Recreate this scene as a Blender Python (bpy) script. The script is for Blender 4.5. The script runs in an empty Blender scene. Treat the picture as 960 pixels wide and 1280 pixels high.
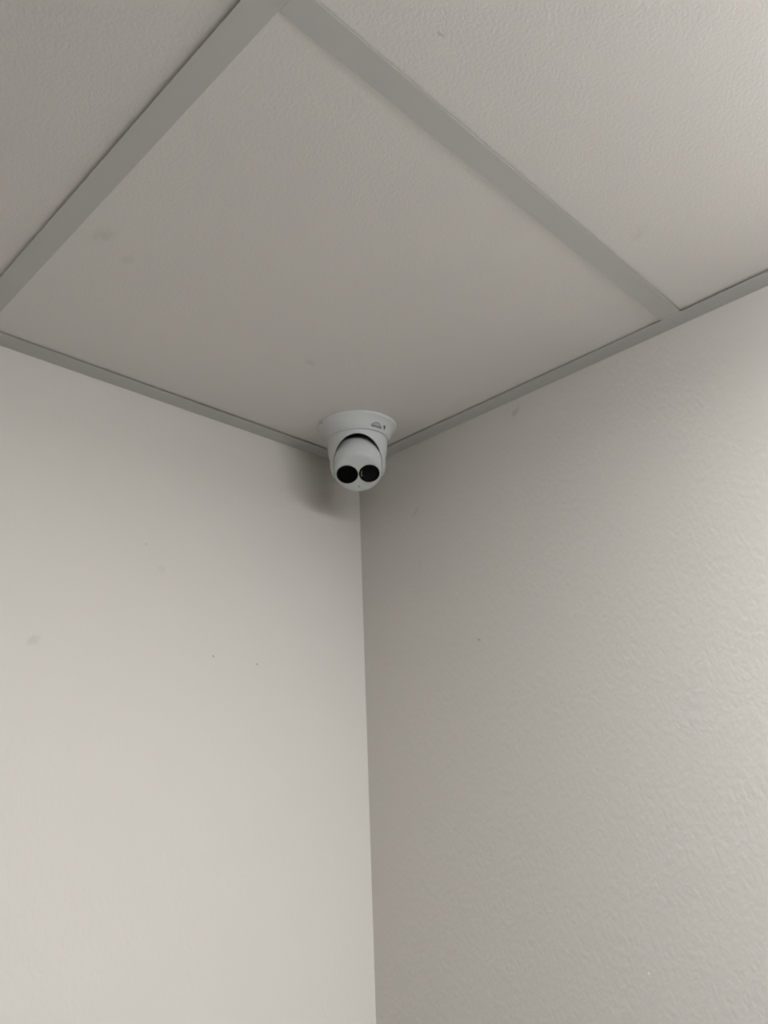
import bpy, bmesh, math, random
from mathutils import Matrix, Vector

S = bpy.context.scene
COL = S.collection
H = 2.44                      # ceiling grid height above the floor (m)

# ------------------------------------------------------------------ camera
cam_d = bpy.data.cameras.new('photo_camera')
cam_d.sensor_fit = 'VERTICAL'
cam_d.sensor_height = 36.0
cam_d.lens = 36.0 * 1005.73417 / 1280.0
cam_d.clip_start = 0.02
cam_o = bpy.data.objects.new('photo_camera', cam_d)
COL.objects.link(cam_o)
ROT = ((-0.704327735297797, 0.2164392325484541, 0.6760743301620854),
       (0.7084785942830986, 0.2740318516468232, 0.6503573061984144),
       (-0.04450306430933718, 0.937048879673227, -0.3463507966935103))
M = Matrix(ROT).to_4x4()
M.translation = Vector((0.86411, 0.88556, H - 0.53405))
cam_o.matrix_world = M
S.camera = cam_o

# ------------------------------------------------------------------ world, exposure
W = bpy.data.worlds.new('world')
S.world = W
W.use_nodes = True
W.node_tree.nodes['Background'].inputs[0].default_value = (0.5, 0.52, 0.55, 1)
W.node_tree.nodes['Background'].inputs[1].default_value = 0.05   # closed room: none of it gets in
S.view_settings.view_transform = 'Standard'
S.view_settings.look = 'None'
S.view_settings.gamma = 1.0
S.view_settings.exposure = 0.0
try:
    S.view_settings.use_curve_mapping = False
except Exception:
    pass

# ------------------------------------------------------------------ room lamp: a long opal box light on the ceiling, beyond the frame
LAMP_X, LAMP_Y = 0.445, 1.345
LAMP_L, LAMP_W, LAMP_H = 0.84, 0.525, 0.069   # along x, along y, drop
LAMP_STRENGTH = 20.4          # radiance of its diffuser
LAMP_COLOR = (1.0, 1.0, 1.0, 1.0)

# ------------------------------------------------------------------ helpers
def srgb(r, g, b):
    def f(c):
        c /= 255.0
        return c / 12.92 if c <= 0.04045 else ((c + 0.055) / 1.055) ** 2.4
    return (f(r), f(g), f(b), 1.0)


def new_mat(name, color, rough=0.5, spec=0.5):
    m = bpy.data.materials.new(name)
    m.use_nodes = True
    b = m.node_tree.nodes['Principled BSDF']
    b.inputs['Base Color'].default_value = color
    b.inputs['Roughness'].default_value = rough
    b.inputs['Specular IOR Level'].default_value = spec
    return m, m.node_tree, b


def add_bump(nt, bsdf, height, strength, distance):
    bp = nt.nodes.new('ShaderNodeBump')
    bp.inputs['Strength'].default_value = strength
    bp.inputs['Distance'].default_value = distance
    nt.links.new(height, bp.inputs['Height'])
    nt.links.new(bp.outputs['Normal'], bsdf.inputs['Normal'])


def math_node(nt, op, a, b=None):
    n = nt.nodes.new('ShaderNodeMath')
    n.operation = op
    for i, v in enumerate((a, b)):
        if v is None:
            continue
        if isinstance(v, (int, float)):
            n.inputs[i].default_value = v
        else:
            nt.links.new(v, n.inputs[i])
    return n.outputs[0]


def marks(nt, bsdf, base, spots):
    """scuffs, chips and specks: each spot = (centre xyz, radii xyz, tilt axis/angle, colour, amount)"""
    if not spots:
        return
    geo = nt.nodes.new('ShaderNodeNewGeometry')
    nz = nt.nodes.new('ShaderNodeTexNoise')
    nz.inputs['Scale'].default_value = 160
    nz.inputs['Detail'].default_value = 3
    nt.links.new(geo.outputs['Position'], nz.inputs['Vector'])
    cur = base
    for (c, r, rot, colr, amt) in spots:
        mp = nt.nodes.new('ShaderNodeMapping')
        mp.vector_type = 'TEXTURE'
        mp.inputs['Location'].default_value = c
        mp.inputs['Rotation'].default_value = rot
        mp.inputs['Scale'].default_value = r
        nt.links.new(geo.outputs['Position'], mp.inputs['Vector'])
        ln = nt.nodes.new('ShaderNodeVectorMath')
        ln.operation = 'LENGTH'
        nt.links.new(mp.outputs['Vector'], ln.inputs[0])
        d = math_node(nt, 'ADD', ln.outputs['Value'], math_node(nt, 'MULTIPLY', math_node(nt, 'SUBTRACT', nz.outputs['Fac'], 0.5), 1.2))
        mr = nt.nodes.new('ShaderNodeMapRange')
        mr.interpolation_type = 'SMOOTHSTEP'
        mr.inputs['From Min'].default_value = 0.15
        mr.inputs['From Max'].default_value = 1.0
        mr.inputs['To Min'].default_value = amt
        mr.inputs['To Max'].default_value = 0.0
        nt.links.new(d, mr.inputs['Value'])
        mx = nt.nodes.new('ShaderNodeMix')
        mx.data_type = 'RGBA'
        nt.links.new(mr.outputs['Result'], mx.inputs['Factor'])
        if isinstance(cur, tuple):
            mx.inputs[6].default_value = cur
        else:
            nt.links.new(cur, mx.inputs[6])
        mx.inputs[7].default_value = colr
        cur = mx.outputs[2]
    nt.links.new(cur, bsdf.inputs['Base Color'])


# ------------------------------------------------------------------ materials
WALL = srgb(207, 203.4, 197.5)
GREY = srgb(150, 146, 138)


def wall_material(name, spots, relief=0.29):
    m, nt, b = new_mat(name, WALL, 0.7, 0.35)
    geo = nt.nodes.new('ShaderNodeNewGeometry')
    wp = nt.nodes.new('ShaderNodeTexNoise')
    wp.inputs['Scale'].default_value = 40
    wp.inputs['Detail'].default_value = 1
    nt.links.new(geo.outputs['Position'], wp.inputs['Vector'])
    off = nt.nodes.new('ShaderNodeVectorMath')
    off.operation = 'MULTIPLY_ADD'
    off.inputs[1].default_value = (0.012, 0.012, 0.012)
    nt.links.new(wp.outputs['Color'], off.inputs[0])
    nt.links.new(geo.outputs['Position'], off.inputs[2])
    n1 = nt.nodes.new('ShaderNodeTexNoise')          # roller stipple
    n1.inputs['Scale'].default_value = 190
    n1.inputs['Detail'].default_value = 2
    n1.inputs['Roughness'].default_value = 0.45
    mp = nt.nodes.new('ShaderNodeMapping')           # strokes run a little longer up and down the wall
    mp.inputs['Rotation'].default_value = (0.35, 0, 0)
    mp.inputs['Scale'].default_value = (1, 1.05, 0.6)
    nt.links.new(off.outputs['Vector'], mp.inputs['Vector'])
    nt.links.new(mp.outputs['Vector'], n1.inputs['Vector'])
    n2 = nt.nodes.new('ShaderNodeTexNoise')          # slow trowel waviness
    n2.inputs['Scale'].default_value = 14
    n2.inputs['Detail'].default_value = 1
    nt.links.new(geo.outputs['Position'], n2.inputs['Vector'])
    hgt = math_node(nt, 'ADD', math_node(nt, 'MULTIPLY', n1.outputs['Fac'], 1.0), math_node(nt, 'MULTIPLY', n2.outputs['Fac'], 0.6))
    add_bump(nt, b, hgt, relief, 0.0013)
    marks(nt, b, WALL, spots)
    return m


Z = H
m_wall_r = wall_material('paint_right_wall', [
    ((0.000, 0.3205, Z - 0.0193), (0.02, 0.0125, 0.0055), (0.6, 0, 0), GREY, 0.38),
    ((0.000, 0.1220, Z - 0.1111), (0.02, 0.0120, 0.0045), (0.7, 0, 0), GREY, 0.25),
    ((0.000, 0.1240, Z - 0.1942), (0.02, 0.0025, 0.0080), (0, 0, 0), GREY, 0.20),
    ((0.000, 0.2228, Z - 0.3253), (0.02, 0.0055, 0.0026), (-0.6, 0, 0), srgb(110, 104, 95), 0.55),
    ((0.002, 0.4066, Z - 0.7055), (0.02, 0.0016, 0.0018), (0, 0, 0), srgb(250, 250, 248), 0.9),
])
m_wall_l = wall_material('paint_left_wall', [
    ((0.5074, 0.000, Z - 0.3427), (0.0110, 0.02, 0.0075), (0, 0.5, 0), GREY, 0.20),
    ((0.3560, 0.000, Z - 0.2350), (0.0090, 0.02, 0.0060), (0, 0, 0), GREY, 0.15),
    ((0.2040, 0.000, Z - 0.3421), (0.0017, 0.02, 0.0017), (0, 0, 0), srgb(95, 90, 82), 0.7),
    ((0.2744, 0.000, Z - 0.3380), (0.0017, 0.02, 0.0017), (0, 0, 0), srgb(95, 90, 82), 0.7),
    ((0.3792, 0.000, Z - 0.2062), (0.0015, 0.02, 0.0015), (0, 0, 0), srgb(95, 90, 82), 0.7),
], 0.22)
m_wall_back = wall_material('paint_back_walls', [])

TILE = srgb(226, 223.5, 220)
m_tile, nt, b = new_mat('vinyl_faced_ceiling_tile', TILE, 0.7, 0.2)
geo = nt.nodes.new('ShaderNodeNewGeometry')
wpn = nt.nodes.new('ShaderNodeTexNoise')
wpn.inputs['Scale'].default_value = 55
wpn.inputs['Detail'].default_value = 1
nt.links.new(geo.outputs['Position'], wpn.inputs['Vector'])
off = nt.nodes.new('ShaderNodeVectorMath')
off.operation = 'MULTIPLY_ADD'
off.inputs[1].default_value = (0.007, 0.007, 0.007)
nt.links.new(wpn.outputs['Color'], off.inputs[0])
nt.links.new(geo.outputs['Position'], off.inputs[2])
n1 = nt.nodes.new('ShaderNodeTexNoise')
n1.inputs['Scale'].default_value = 380
n1.inputs['Detail'].default_value = 2
nt.links.new(off.outputs['Vector'], n1.inputs['Vector'])
add_bump(nt, b, n1.outputs['Fac'], 0.34, 0.0008)
marks(nt, b, TILE, [
    ((0.5850, 0.2580, Z), (0.0120, 0.0200, 0.02), (0, 0, 0.5), srgb(150, 146, 132), 0.16),
    ((0.5500, 0.2400, Z), (0.0090, 0.0120, 0.02), (0, 0, 0.2), srgb(150, 146, 132), 0.10),
    ((0.2800, 0.2065, Z), (0.0110, 0.0070, 0.02), (0, 0, 0.4), srgb(150, 146, 132), 0.18),
    ((0.5080, 0.6250, Z), (0.0060, 0.0018, 0.02), (0, 0, -0.1), srgb(150, 146, 140), 0.5),
    ((0.1900, 0.6150, Z), (0.0200, 0.0090, 0.02), (0, 0, 1.1), srgb(160, 156, 150), 0.10),
])

m_tee, nt, b = new_mat('painted_steel_grid', srgb(195, 196, 194), 0.45, 0.4)
m_tee_edge, nt, b = new_mat('dark_reveal', srgb(60, 56, 52), 0.8, 0.1)
m_deck, nt, b = new_mat('plenum_deck', srgb(70, 68, 66), 0.9, 0.1)

m_floor, nt, b = new_mat('grey_vinyl_floor', srgb(120, 117, 113), 0.6, 0.3)
geo = nt.nodes.new('ShaderNodeNewGeometry')
nf = nt.nodes.new('ShaderNodeTexNoise')
nf.inputs['Scale'].default_value = 60
nf.inputs['Detail'].default_value = 4
nt.links.new(geo.outputs['Position'], nf.inputs['Vector'])
rp = nt.nodes.new('ShaderNodeValToRGB')
rp.color_ramp.elements[0].color = srgb(142, 139, 135)
rp.color_ramp.elements[1].color = srgb(158, 155, 151)
nt.links.new(nf.outputs['Fac'], rp.inputs['Fac'])
nt.links.new(rp.outputs['Color'], b.inputs['Base Color'])

m_plastic, nt, b = new_mat('white_camera_plastic', srgb(206, 210, 210), 0.40, 0.42)
geo = nt.nodes.new('ShaderNodeNewGeometry')
npl = nt.nodes.new('ShaderNodeTexNoise')
npl.inputs['Scale'].default_value = 900
nt.links.new(geo.outputs['Position'], npl.inputs['Vector'])
add_bump(nt, b, npl.outputs['Fac'], 0.08, 0.0002)
m_black, nt, b = new_mat('black_window', (0.0012, 0.0013, 0.0015, 1), 0.30, 0.05)
m_glass, nt, b = new_mat('dark_lens_glass', (0.0012, 0.0016, 0.003, 1), 0.25, 0.15)
m_dark_recess, nt, b = new_mat('dark_recess', (0.008, 0.008, 0.008, 1), 0.6, 0.2)
m_gap_shade, nt, b = new_mat('grey_gap_shade', srgb(66, 68, 68), 0.6, 0.2)
m_ink, nt, b = new_mat('grey_print', srgb(92, 94, 94), 0.5, 0.3)
m_emit = bpy.data.materials.new('lit_diffuser')
m_emit.use_nodes = True
eb = m_emit.node_tree.nodes['Principled BSDF']
eb.inputs['Base Color'].default_value = (0.9, 0.9, 0.9, 1)
eb.inputs['Emission Color'].default_value = LAMP_COLOR
eb.inputs['Emission Strength'].default_value = LAMP_STRENGTH


# ------------------------------------------------------------------ mesh helpers
def link_bm(name, bm, mat, parent=None, smooth=False, kind=None, label=None):
    bmesh.ops.recalc_face_normals(bm, faces=bm.faces)
    me = bpy.data.meshes.new(name)
    bm.to_mesh(me)
    bm.free()
    me.materials.append(mat)
    if smooth:
        for p in me.polygons:
            p.use_smooth = True
    o = bpy.data.objects.new(name, me)
    COL.objects.link(o)
    if parent:
        o.parent = parent
    if kind:
        o['kind'] = kind
    if label:
        o['label'] = label
    return o


def sharp(o, deg=40):
    me = o.data
    bm = bmesh.new()
    bm.from_mesh(me)
    for e in bm.edges:
        if len(e.link_faces) == 2 and e.calc_face_angle(0) > math.radians(deg):
            e.smooth = False
    bm.to_mesh(me)
    bm.free()


def hexa(bm, bottom, top):
    """closed solid from two matching loops of corners"""
    a = [bm.verts.new(p) for p in bottom]
    c = [bm.verts.new(p) for p in top]
    n = len(a)
    bm.faces.new(a)
    bm.faces.new(c[::-1])
    for i in range(n):
        j = (i + 1) % n
        bm.faces.new((a[i], a[j], c[j], c[i]))


def slab(name, quad, z0, z1, mat, parent=None, bevel=0.0, **kw):
    bm = bmesh.new()
    hexa(bm, [(x, y, z0) for x, y in quad], [(x, y, z1) for x, y in quad])
    if bevel:
        bmesh.ops.bevel(bm, geom=list(bm.edges), offset=bevel, segments=1, affect='EDGES')
    return link_bm(name, bm, mat, parent, **kw)


def lathe(prof, seg=96, close_top=True, close_bottom=True):
    """prof: list of (radius, z) in metres, revolved about z"""
    bm = bmesh.new()
    rings = []
    for r, z in prof:
        if r < 1e-6:
            rings.append([bm.verts.new((0, 0, z))])
        else:
            rings.append([bm.verts.new((r * math.cos(2 * math.pi * k / seg), r * math.sin(2 * math.pi * k / seg), z)) for k in range(seg)])
    for a, c in zip(rings, rings[1:]):
        for k in range(seg):
            n = (k + 1) % seg
            if len(a) == 1 and len(c) == 1:
                continue
            if len(a) == 1:
                bm.faces.new((a[0], c[n], c[k]))
            elif len(c) == 1:
                bm.faces.new((a[k], a[n], c[0]))
            else:
                bm.faces.new((a[k], a[n], c[n], c[k]))
    if close_top and len(rings[0]) > 1:
        bm.faces.new(rings[0])
    if close_bottom and len(rings[-1]) > 1:
        bm.faces.new(rings[-1][::-1])
    return bm


# ------------------------------------------------------------------ room shell
RX, RY = 3.70, 4.30          # room size
# measured lines of the corner; none of them is quite square
TX, TY = 0.00312, -0.00304   # the corner edge leans per metre of drop
SR = 0.00317                 # right wall's skew
SA = -0.0033                 # main tees' skew
SB = 0.00288                 # cross tees' skew


def wall_prism(name, foot, mat):
    """foot: list of (x, y) at ceiling level; the wall leans like the corner edge"""
    bm = bmesh.new()
    dz = H
    top = [(x - TX * 0.20, y - TY * 0.20, H + 0.20) for x, y in foot]
    bot = [(x + TX * dz, y + TY * dz, 0.0) for x, y in foot]
    hexa(bm, bot, top)
    return link_bm(name, bm, mat, kind='structure')


wall_prism('wall_left', [(-0.12, -0.12), (RX, -0.12), (RX, 0.0), (0.0, 0.0), (-0.12, 0.0)][0:4] , m_wall_l)
wall_prism('wall_right', [(0.0, 0.0), (SR * RY, RY), (SR * RY - 0.12, RY), (-0.12, 0.0)], m_wall_r)
bm = bmesh.new()
hexa(bm, [(RX, -0.12, 0), (RX + 0.12, -0.12, 0), (RX + 0.12, RY + 0.12, 0), (RX, RY + 0.12, 0)],
     [(RX, -0.12, H + .2), (RX + 0.12, -0.12, H + .2), (RX + 0.12, RY + 0.12, H + .2), (RX, RY + 0.12, H + .2)])
link_bm('wall_back', bm, m_wall_back, kind='structure')
bm = bmesh.new()
hexa(bm, [(-0.12, RY, 0), (RX, RY, 0), (RX, RY + 0.12, 0), (-0.12, RY + 0.12, 0)],
     [(-0.12, RY, H + .2), (RX, RY, H + .2), (RX, RY + 0.12, H + .2), (-0.12, RY + 0.12, H + .2)])
link_bm('wall_far', bm, m_wall_back, kind='structure')
slab('floor', [(-0.12, -0.12), (RX + .12, -0.12), (RX + .12, RY + .12), (-0.12, RY + .12)], -0.1, 0.0, m_floor, kind='structure')

# ------------------------------------------------------------------ suspended ceiling
ceiling = slab('ceiling', [(-0.12, -0.12), (RX + .12, -0.12), (RX + .12, RY + .12), (-0.12, RY + .12)],
               H + 0.19, H + 0.25, m_deck, kind='structure')
TEE = 0.024
FL = 0.0003                  # flange sheet thickness
ANG = 0.0269                 # wall angle flange
A0, B0, PITCH = 0.6096, 0.5569, 0.610
tee_x = [A0 + PITCH * i for i in range(5)]          # main tees, lower x edge at y = 0
tee_y = [B0 + PITCH * i for i in range(6)]          # cross tees, lower y edge at x = 0


def X(x0, y):                # on a line nearly parallel to y
    return x0 + SA * y


def Y(y0, x):
    return y0 + SB * x


def tee(name, quad, axis):
    """inverted T: flange plus web"""
    bm = bmesh.new()
    hexa(bm, [(x, y, H) for x, y in quad], [(x, y, H + FL) for x, y in quad])
    (x0, y0), (x1, y1), (x2, y2), (x3, y3) = quad
    if axis == 'y':
        m0, m1 = ((x0 + x1) / 2, y0), ((x3 + x2) / 2, y3)
        w = [(m0[0] - .001, m0[1]), (m0[0] + .001, m0[1]), (m1[0] + .001, m1[1]), (m1[0] - .001, m1[1])]
    else:
        m0, m1 = (x0, (y0 + y3) / 2), (x1, (y1 + y2) / 2)
        w = [(m0[0], m0[1] - .001), (m1[0], m1[1] - .001), (m1[0], m1[1] + .001), (m0[0], m0[1] + .001)]
    hexa(bm, [(x, y, H + FL) for x, y in w], [(x, y, H + 0.038) for x, y in w])
    return link_bm(name, bm, m_tee, ceiling)


for x0 in tee_x:
    tee('main_tee', [(X(x0, 0), 0.004), (X(x0 + TEE, 0), 0.004), (X(x0 + TEE, RY), RY), (X(x0, RY), RY)], 'y')
xs = [None] + tee_x + [None]
for y0 in tee_y:
    for i in range(len(xs) - 1):
        xa = SR * y0 + 0.004 if xs[i] is None else X(xs[i] + TEE, y0) + 0.0004
        xb = RX if xs[i + 1] is None else X(xs[i + 1], y0) - 0.0004
        # the cross tee's tongue overlies the wall angle by a hair, hence the small lift
        tee('cross_tee', [(xa, Y(y0, xa)), (xb, Y(y0, xb)), (xb, Y(y0 + TEE, xb)), (xa, Y(y0 + TEE, xa))], 'x')


def angle(name, quad, inner):
    """wall angle: level flange under the tile edge plus a leg up the wall"""
    bm = bmesh.new()
    hexa(bm, [(x, y, H - 0.0005) for x, y in quad], [(x, y, H - 0.0001) for x, y in quad])
    hexa(bm, [(x, y, H - 0.0001) for x, y in inner], [(x, y, H + 0.022) for x, y in inner])
    return link_bm(name, bm, m_tee, ceiling)


angle('wall_angle', [(0, 0), (RX, 0), (RX, ANG), (ANG, ANG)],
      [(0, 0), (RX, 0), (RX, 0.0006), (0.0006, 0.0006)])
angle('wall_angle', [(0, 0), (ANG, ANG), (ANG + SR * RY, RY), (SR * RY, RY)],
      [(0, 0), (0.0006, 0.0006), (0.0006 + SR * RY, RY), (SR * RY, RY)])

# tiles: each rests in its cell with its own slight sag
rnd = random.Random(4)


def tile(i, j):
    g = 0.0085                                       # lap over the flange
    ya0 = 0.006 if j == 0 else tee_y[j - 1] + TEE - g
    yb0 = tee_y[j] + g if j < 6 else RY - 0.004
    xa0 = None if i == 0 else tee_x[i - 1] + TEE - g
    xb0 = tee_x[i] + g if i < 5 else RX - 0.004
    P = []
    for xx, yy in ((xa0, ya0), (xb0, ya0), (xb0, yb0), (xa0, yb0)):
        x = SR * yy + 0.006 if xx is None else X(xx, yy)
        P.append((x, Y(yy, x) if j > 0 or yy > 0.1 else yy))
    lift = {(0, 0): (.0022, .0015, .0004, .0013),
            (0, 1): (.0027, .0013, .0012, .0024),
            (1, 0): (.0026, .0024, .0018, .0026)}.get((i, j)) or [0.0012 + 0.0008 * rnd.random() for _ in range(4)]
    bm = bmesh.new()
    hexa(bm, [(x, y, H + l) for (x, y), l in zip(P, lift)], [(x, y, H + l + 0.014) for (x, y), l in zip(P, lift)])
    link_bm('ceiling_tile', bm, m_tile, ceiling)


for i in range(6):
    for j in range(7):
        tile(i, j)

# surface mounted box light: steel tray and an opal cover with rounded lower edges
e = bpy.data.objects.new('ceiling_light', None)
e.location = (LAMP_X, LAMP_Y, H)
COL.objects.link(e)
e['label'] = 'long white opal box light mounted on the ceiling beyond the frame'
e['category'] = 'light'


def box_loops(name, loops, mat, parent):
    """stack of rectangles (half length, half width, z), closed at the last one"""
    bm = bmesh.new()
    rings = [[bm.verts.new(p) for p in ((-l, -w, z), (l, -w, z), (l, w, z), (-l, w, z))] for l, w, z in loops]
    for p, q in zip(rings, rings[1:]):
        for k in range(4):
            n = (k + 1) % 4
            bm.faces.new((p[k], p[n], q[n], q[k]))
    bm.faces.new(rings[-1])
    return link_bm(name, bm, mat, parent)


L_, W_, H_ = LAMP_L / 2, LAMP_W / 2, LAMP_H
box_loops('light_tray', [(L_ + .004, W_ + .004, 0.0), (L_ + .004, W_ + .004, -.014), (L_ - .02, W_ - .02, -.0142)], m_tee, e)
box_loops('diffuser', [(L_, W_, -.0145), (L_, W_, -H_ + .014), (L_ - .004, W_ - .004, -H_ + .005), (L_ - .014, W_ - .014, -H_)], m_emit, e)

# ------------------------------------------------------------------ the security camera
CX, CY = 0.106, 0.108
root = bpy.data.objects.new('security_camera', None)
root.location = (CX, CY, H + 0.0016)
root.rotation_euler = (0, 0, math.radians(45.7))      # local +x looks into the room
COL.objects.link(root)
root['label'] = 'white round two-eyed security camera fixed to the ceiling tile in the corner'
root['category'] = 'camera'


mm = 0.001
# mounting flange: trumpet that flares to the tile
FLANGE = [(60, 0.0), (60, -2.4), (59.6, -3.4), (58.6, -4.2), (56.5, -6.0), (54, -8.7), (51.8, -11.8), (50, -15), (48.6, -18.0), (48, -19.6), (47.2, -20.4), (43.5, -20.6)]
o = link_bm('mounting_flange', lathe([(r * mm, z * mm) for r, z in FLANGE]), m_plastic, root, smooth=True)
sharp(o, 35)

# housing: a rounded shell with an arched slot cut into its front
R_S, Z_S = 41.2, -57.0
outer = [(44.6, -19.8), (44.6, -22.0), (44.2, -30), (43.6, -38), (42.6, -46)]
a0 = 0.22
for k in range(0, 25):
    t = a0 - (a0 + math.pi / 2) * k / 24
    outer.append((max(R_S * math.cos(t), 0.0), Z_S + R_S * math.sin(t)))
outer = [p for n, p in enumerate(outer) if n < 5 or p[1] < -49]
outer[-1] = (0.0, Z_S - R_S)
inner = [(max(r - 2.0, 0.0), z + (0 if n < 5 else 1.9 * max(0.0, (Z_S - z) / R_S))) for n, (r, z) in enumerate(outer)]
inner[-1] = (0.0, Z_S - R_S + 2.4)
inner = [p for p in inner if p[0] > 0.3] + [inner[-1]]
prof = [(0.0, -19.8)] + outer
bm_o = lathe([(r * mm, z * mm) for r, z in prof], 128)
me = bpy.data.meshes.new('tmp')
bmesh.ops.recalc_face_normals(bm_o, faces=bm_o.faces)
bm_o.to_mesh(me)
bm_o.free()
housing = bpy.data.objects.new('housing', me)
COL.objects.link(housing)

cut = []
bm_c = lathe([(r * mm, z * mm) for r, z in [(0.0, -24.0)] + [(inner[0][0], -24.0)] + inner[2:]], 128)
bmesh.ops.recalc_face_normals(bm_c, faces=bm_c.faces)
me = bpy.data.meshes.new('tmp_a')
bm_c.to_mesh(me)
bm_c.free()
cut.append(bpy.data.objects.new('tmp_a', me))
bm_c = bmesh.new()
HW, ZT = 34.6, -29.2
loop = [(HW, -130), (HW, ZT - HW)] + [(HW * math.cos(a), ZT - HW + HW * math.sin(a)) for a in [math.pi * k / 40 for k in range(1, 40)]] + [(-HW, ZT - HW), (-HW, -130)]
hexa(bm_c, [(-24 * mm, y * mm, z * mm) for y, z in loop], [(80 * mm, y * mm, z * mm) for y, z in loop])
bmesh.ops.recalc_face_normals(bm_c, faces=bm_c.faces)
me = bpy.data.meshes.new('tmp_b')
bm_c.to_mesh(me)
bm_c.free()
cut.append(bpy.data.objects.new('tmp_b', me))
for c in cut:
    COL.objects.link(c)
    md = housing.modifiers.new('cut', 'BOOLEAN')
    md.operation = 'DIFFERENCE'
    md.solver = 'EXACT'
    md.object = c
dg = bpy.context.evaluated_depsgraph_get()
nm = bpy.data.meshes.new_from_object(housing.evaluated_get(dg))
housing.modifiers.clear()
housing.data = nm
for c in cut:
    bpy.data.objects.remove(c, do_unlink=True)
nm.name = 'housing'
nm.materials.clear()
nm.materials.append(m_plastic)
nm.materials.append(m_dark_recess)          # the cavity around the ball is dark
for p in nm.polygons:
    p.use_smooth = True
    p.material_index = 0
    c = p.center / mm
    rad = math.hypot(c.x, c.y)
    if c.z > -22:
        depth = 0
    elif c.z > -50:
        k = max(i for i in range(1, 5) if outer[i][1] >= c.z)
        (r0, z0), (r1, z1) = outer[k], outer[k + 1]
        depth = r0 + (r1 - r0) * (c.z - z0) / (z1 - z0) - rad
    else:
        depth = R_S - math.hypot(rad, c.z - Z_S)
    if depth > (0.6 if c.x > 2 else 1.6):                        # slot rim coloured dark for the shade in the gap
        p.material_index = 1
housing.parent = root
sharp(housing, 30)

# thin dark tube added along the slot edge as the gap's line of shade
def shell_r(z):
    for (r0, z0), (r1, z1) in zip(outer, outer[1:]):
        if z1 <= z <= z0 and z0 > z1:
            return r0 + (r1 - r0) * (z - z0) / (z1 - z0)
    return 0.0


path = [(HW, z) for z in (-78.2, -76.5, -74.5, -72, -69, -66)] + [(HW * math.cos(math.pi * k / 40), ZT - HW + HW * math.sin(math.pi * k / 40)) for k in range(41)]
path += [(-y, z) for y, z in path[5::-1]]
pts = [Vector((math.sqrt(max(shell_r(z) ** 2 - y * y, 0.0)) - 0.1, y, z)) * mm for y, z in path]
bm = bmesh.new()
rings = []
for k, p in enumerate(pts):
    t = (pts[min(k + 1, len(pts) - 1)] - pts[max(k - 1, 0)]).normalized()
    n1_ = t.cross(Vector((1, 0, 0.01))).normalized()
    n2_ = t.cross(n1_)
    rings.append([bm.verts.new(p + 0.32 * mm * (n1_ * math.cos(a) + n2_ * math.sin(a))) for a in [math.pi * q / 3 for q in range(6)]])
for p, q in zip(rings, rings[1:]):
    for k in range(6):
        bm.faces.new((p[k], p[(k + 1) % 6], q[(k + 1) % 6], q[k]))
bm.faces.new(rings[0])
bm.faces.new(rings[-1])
link_bm('slot_gap_shade', bm, m_gap_shade, root, smooth=True)

# collar seam ring between flange and housing
o = link_bm('collar_ring', lathe([(r * mm, z * mm) for r, z in [(47.6, -20.2), (47.6, -21.6), (47.0, -22.4), (44.2, -22.6)]], close_bottom=True), m_plastic, root, smooth=True)
sharp(o, 35)

# turret: the ball that aims, a rounded drum about the optical axis with a nearly flat face
TILT = math.radians(-57)
RB_ = 40.2
ball_prof = [(0, -RB_)]
for k in range(1, 16):
    t = math.pi / 2 * (1 - k / 15)
    ball_prof.append((RB_ * math.cos(t), -RB_ * math.sin(t)))
ball_prof += [(39.9, 5), (39.2, 10), (38.0, 15), (36.4, 19.5), (34.8, 23), (33.2, 25.6), (31.2, 27.2), (28.5, 28.2), (24, 28.8), (16, 29.2), (8, 29.4), (0, 29.5)]
FS = 0.9                      # the face stands this much further out
turret = link_bm('turret', lathe([(r * mm, s * mm) for r, s in ball_prof], 96, False, False), m_plastic, root, smooth=True)
# local z of the ball = optical axis; its local x points down the face
fwd = Vector((math.cos(TILT), 0, math.sin(TILT)))
side = Vector((0, 1, 0))
up = fwd.cross(side)
up = -up if up.z < 0 else up
RB = Matrix((side, up, fwd)).transposed()
if RB.determinant() < 0:
    side = -side
    RB = Matrix((side, up, fwd)).transposed()
MB4 = RB.to_4x4()
MB4.translation = Vector((0, 0, -55.6 * mm))
turret.matrix_local = MB4


def disc_part(name, prof, x, y, mat, parent, label=None, seg=48):
    o = link_bm(name, lathe([(r * mm, (s + FS) * mm) for r, s in prof], seg), mat, parent, smooth=True, label=label)
    o.location = (x * mm, y * mm, 0)
    sharp(o, 30)
    return o


# the black window sits to the left of the lens for someone facing the camera
left_x = 15.9 * (1 if side.y > 0 else -1) * -1
lamp = disc_part('light_window', [(15.5, 24.0), (15.5, 28.6), (15.1, 29.0), (0, 29.0)], left_x, -0.6, m_black, turret, 'plain black round light window')
lens = disc_part('lens', [(14.9, 24.0), (14.9, 28.7), (14.5, 29.1), (12.2, 29.1), (11.6, 28.5), (0, 28.5)], -left_x * 0.985, -0.2, m_black, turret, 'black lens with a faint glass dome')
disc_part('lens_glass', [(11.4, 28.5), (10.6, 28.62), (8, 28.75), (4, 28.85), (0, 28.9)], 0, 0, m_glass, lens)
disc_part('microphone_hole', [(0.9, 26.0), (0.9, 28.45), (0, 28.45)], 0.3, -22.5, m_dark_recess, turret, seg=16)


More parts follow.
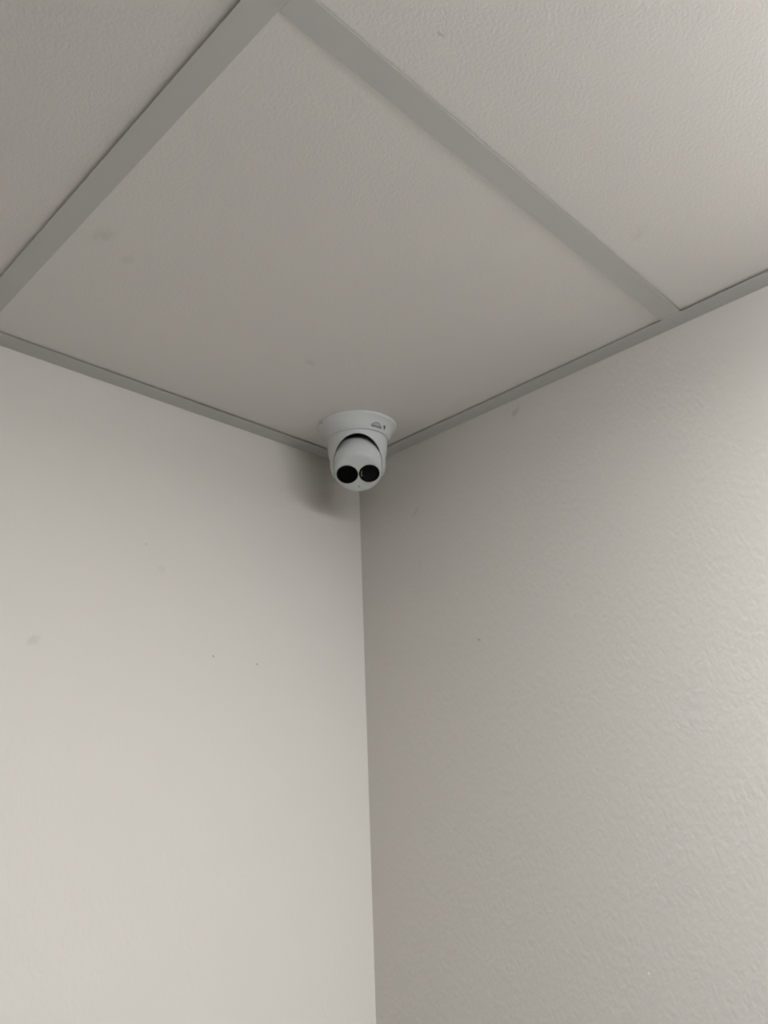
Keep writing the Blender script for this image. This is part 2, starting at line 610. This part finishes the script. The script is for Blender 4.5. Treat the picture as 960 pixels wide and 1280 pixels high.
# printed emblem on the flange, and the rim screw
def flange_pt(r, th, lift=0.00025):
    rr = [p[0] for p in FLANGE[1:]][::-1]
    zz = [p[1] for p in FLANGE[1:]][::-1]
    z = zz[0]
    for k in range(len(rr) - 1):
        if rr[k] <= r <= rr[k + 1] and rr[k + 1] > rr[k]:
            z = zz[k] + (zz[k + 1] - zz[k]) * (r - rr[k]) / (rr[k + 1] - rr[k])
    a = math.radians(th - 45.7)
    return Vector(((r * mm + lift) * math.cos(a), (r * mm + lift) * math.sin(a), z * mm - lift))


def stroke(bm, pts, w):
    """pts in (r mm, theta deg); a thin raised ribbon of width w mm"""
    n = len(pts)
    L, Rr = [], []
    for k in range(n):
        p0 = pts[max(k - 1, 0)]
        p1 = pts[min(k + 1, n - 1)]
        dr, dt = p1[0] - p0[0], (p1[1] - p0[1]) * 0.873
        l = math.hypot(dr, dt) or 1
        nr, ntt = -dt / l, dr / l
        r, t = pts[k]
        L.append(bm.verts.new(flange_pt(r + nr * w / 2, t + ntt * w / 2 / 0.873)))
        Rr.append(bm.verts.new(flange_pt(r - nr * w / 2, t - ntt * w / 2 / 0.873)))
    for k in range(n - 1):
        bm.faces.new((L[k], L[k + 1], Rr[k + 1], Rr[k]))


bm = bmesh.new()
arc = []
for k in range(15):
    u = k / 14
    arc.append((49.1 + 2.3 * math.sin(math.pi * u) ** 0.8, 70.6 + 21.6 * u))
stroke(bm, arc, 0.6)
arc2 = [(49.0 + 1.0 * math.sin(math.pi * k / 14), 72.6 + 18 * k / 14) for k in range(15)]
stroke(bm, arc2, 0.35)
stroke(bm, [(48.9, 71.0 + 21.0 * k / 10) for k in range(11)], 0.7)
stroke(bm, [(51.2, 95.2), (50.7, 98.2), (50.3, 101.2)], 1.5)
stroke(bm, [(49.6, 97.4), (49.2, 100.8)], 1.1)
link_bm('emblem', bm, m_ink, root, label='small grey printed arch emblem with a mark beside it')

bm = lathe([(1.1 * mm, 0.4 * mm), (1.1 * mm, -0.25 * mm), (0, -0.25 * mm)], 16)
o = link_bm('rim_screw', bm, m_dark_recess, root)
o.location = flange_pt(58.9, -13.8, 0.0)
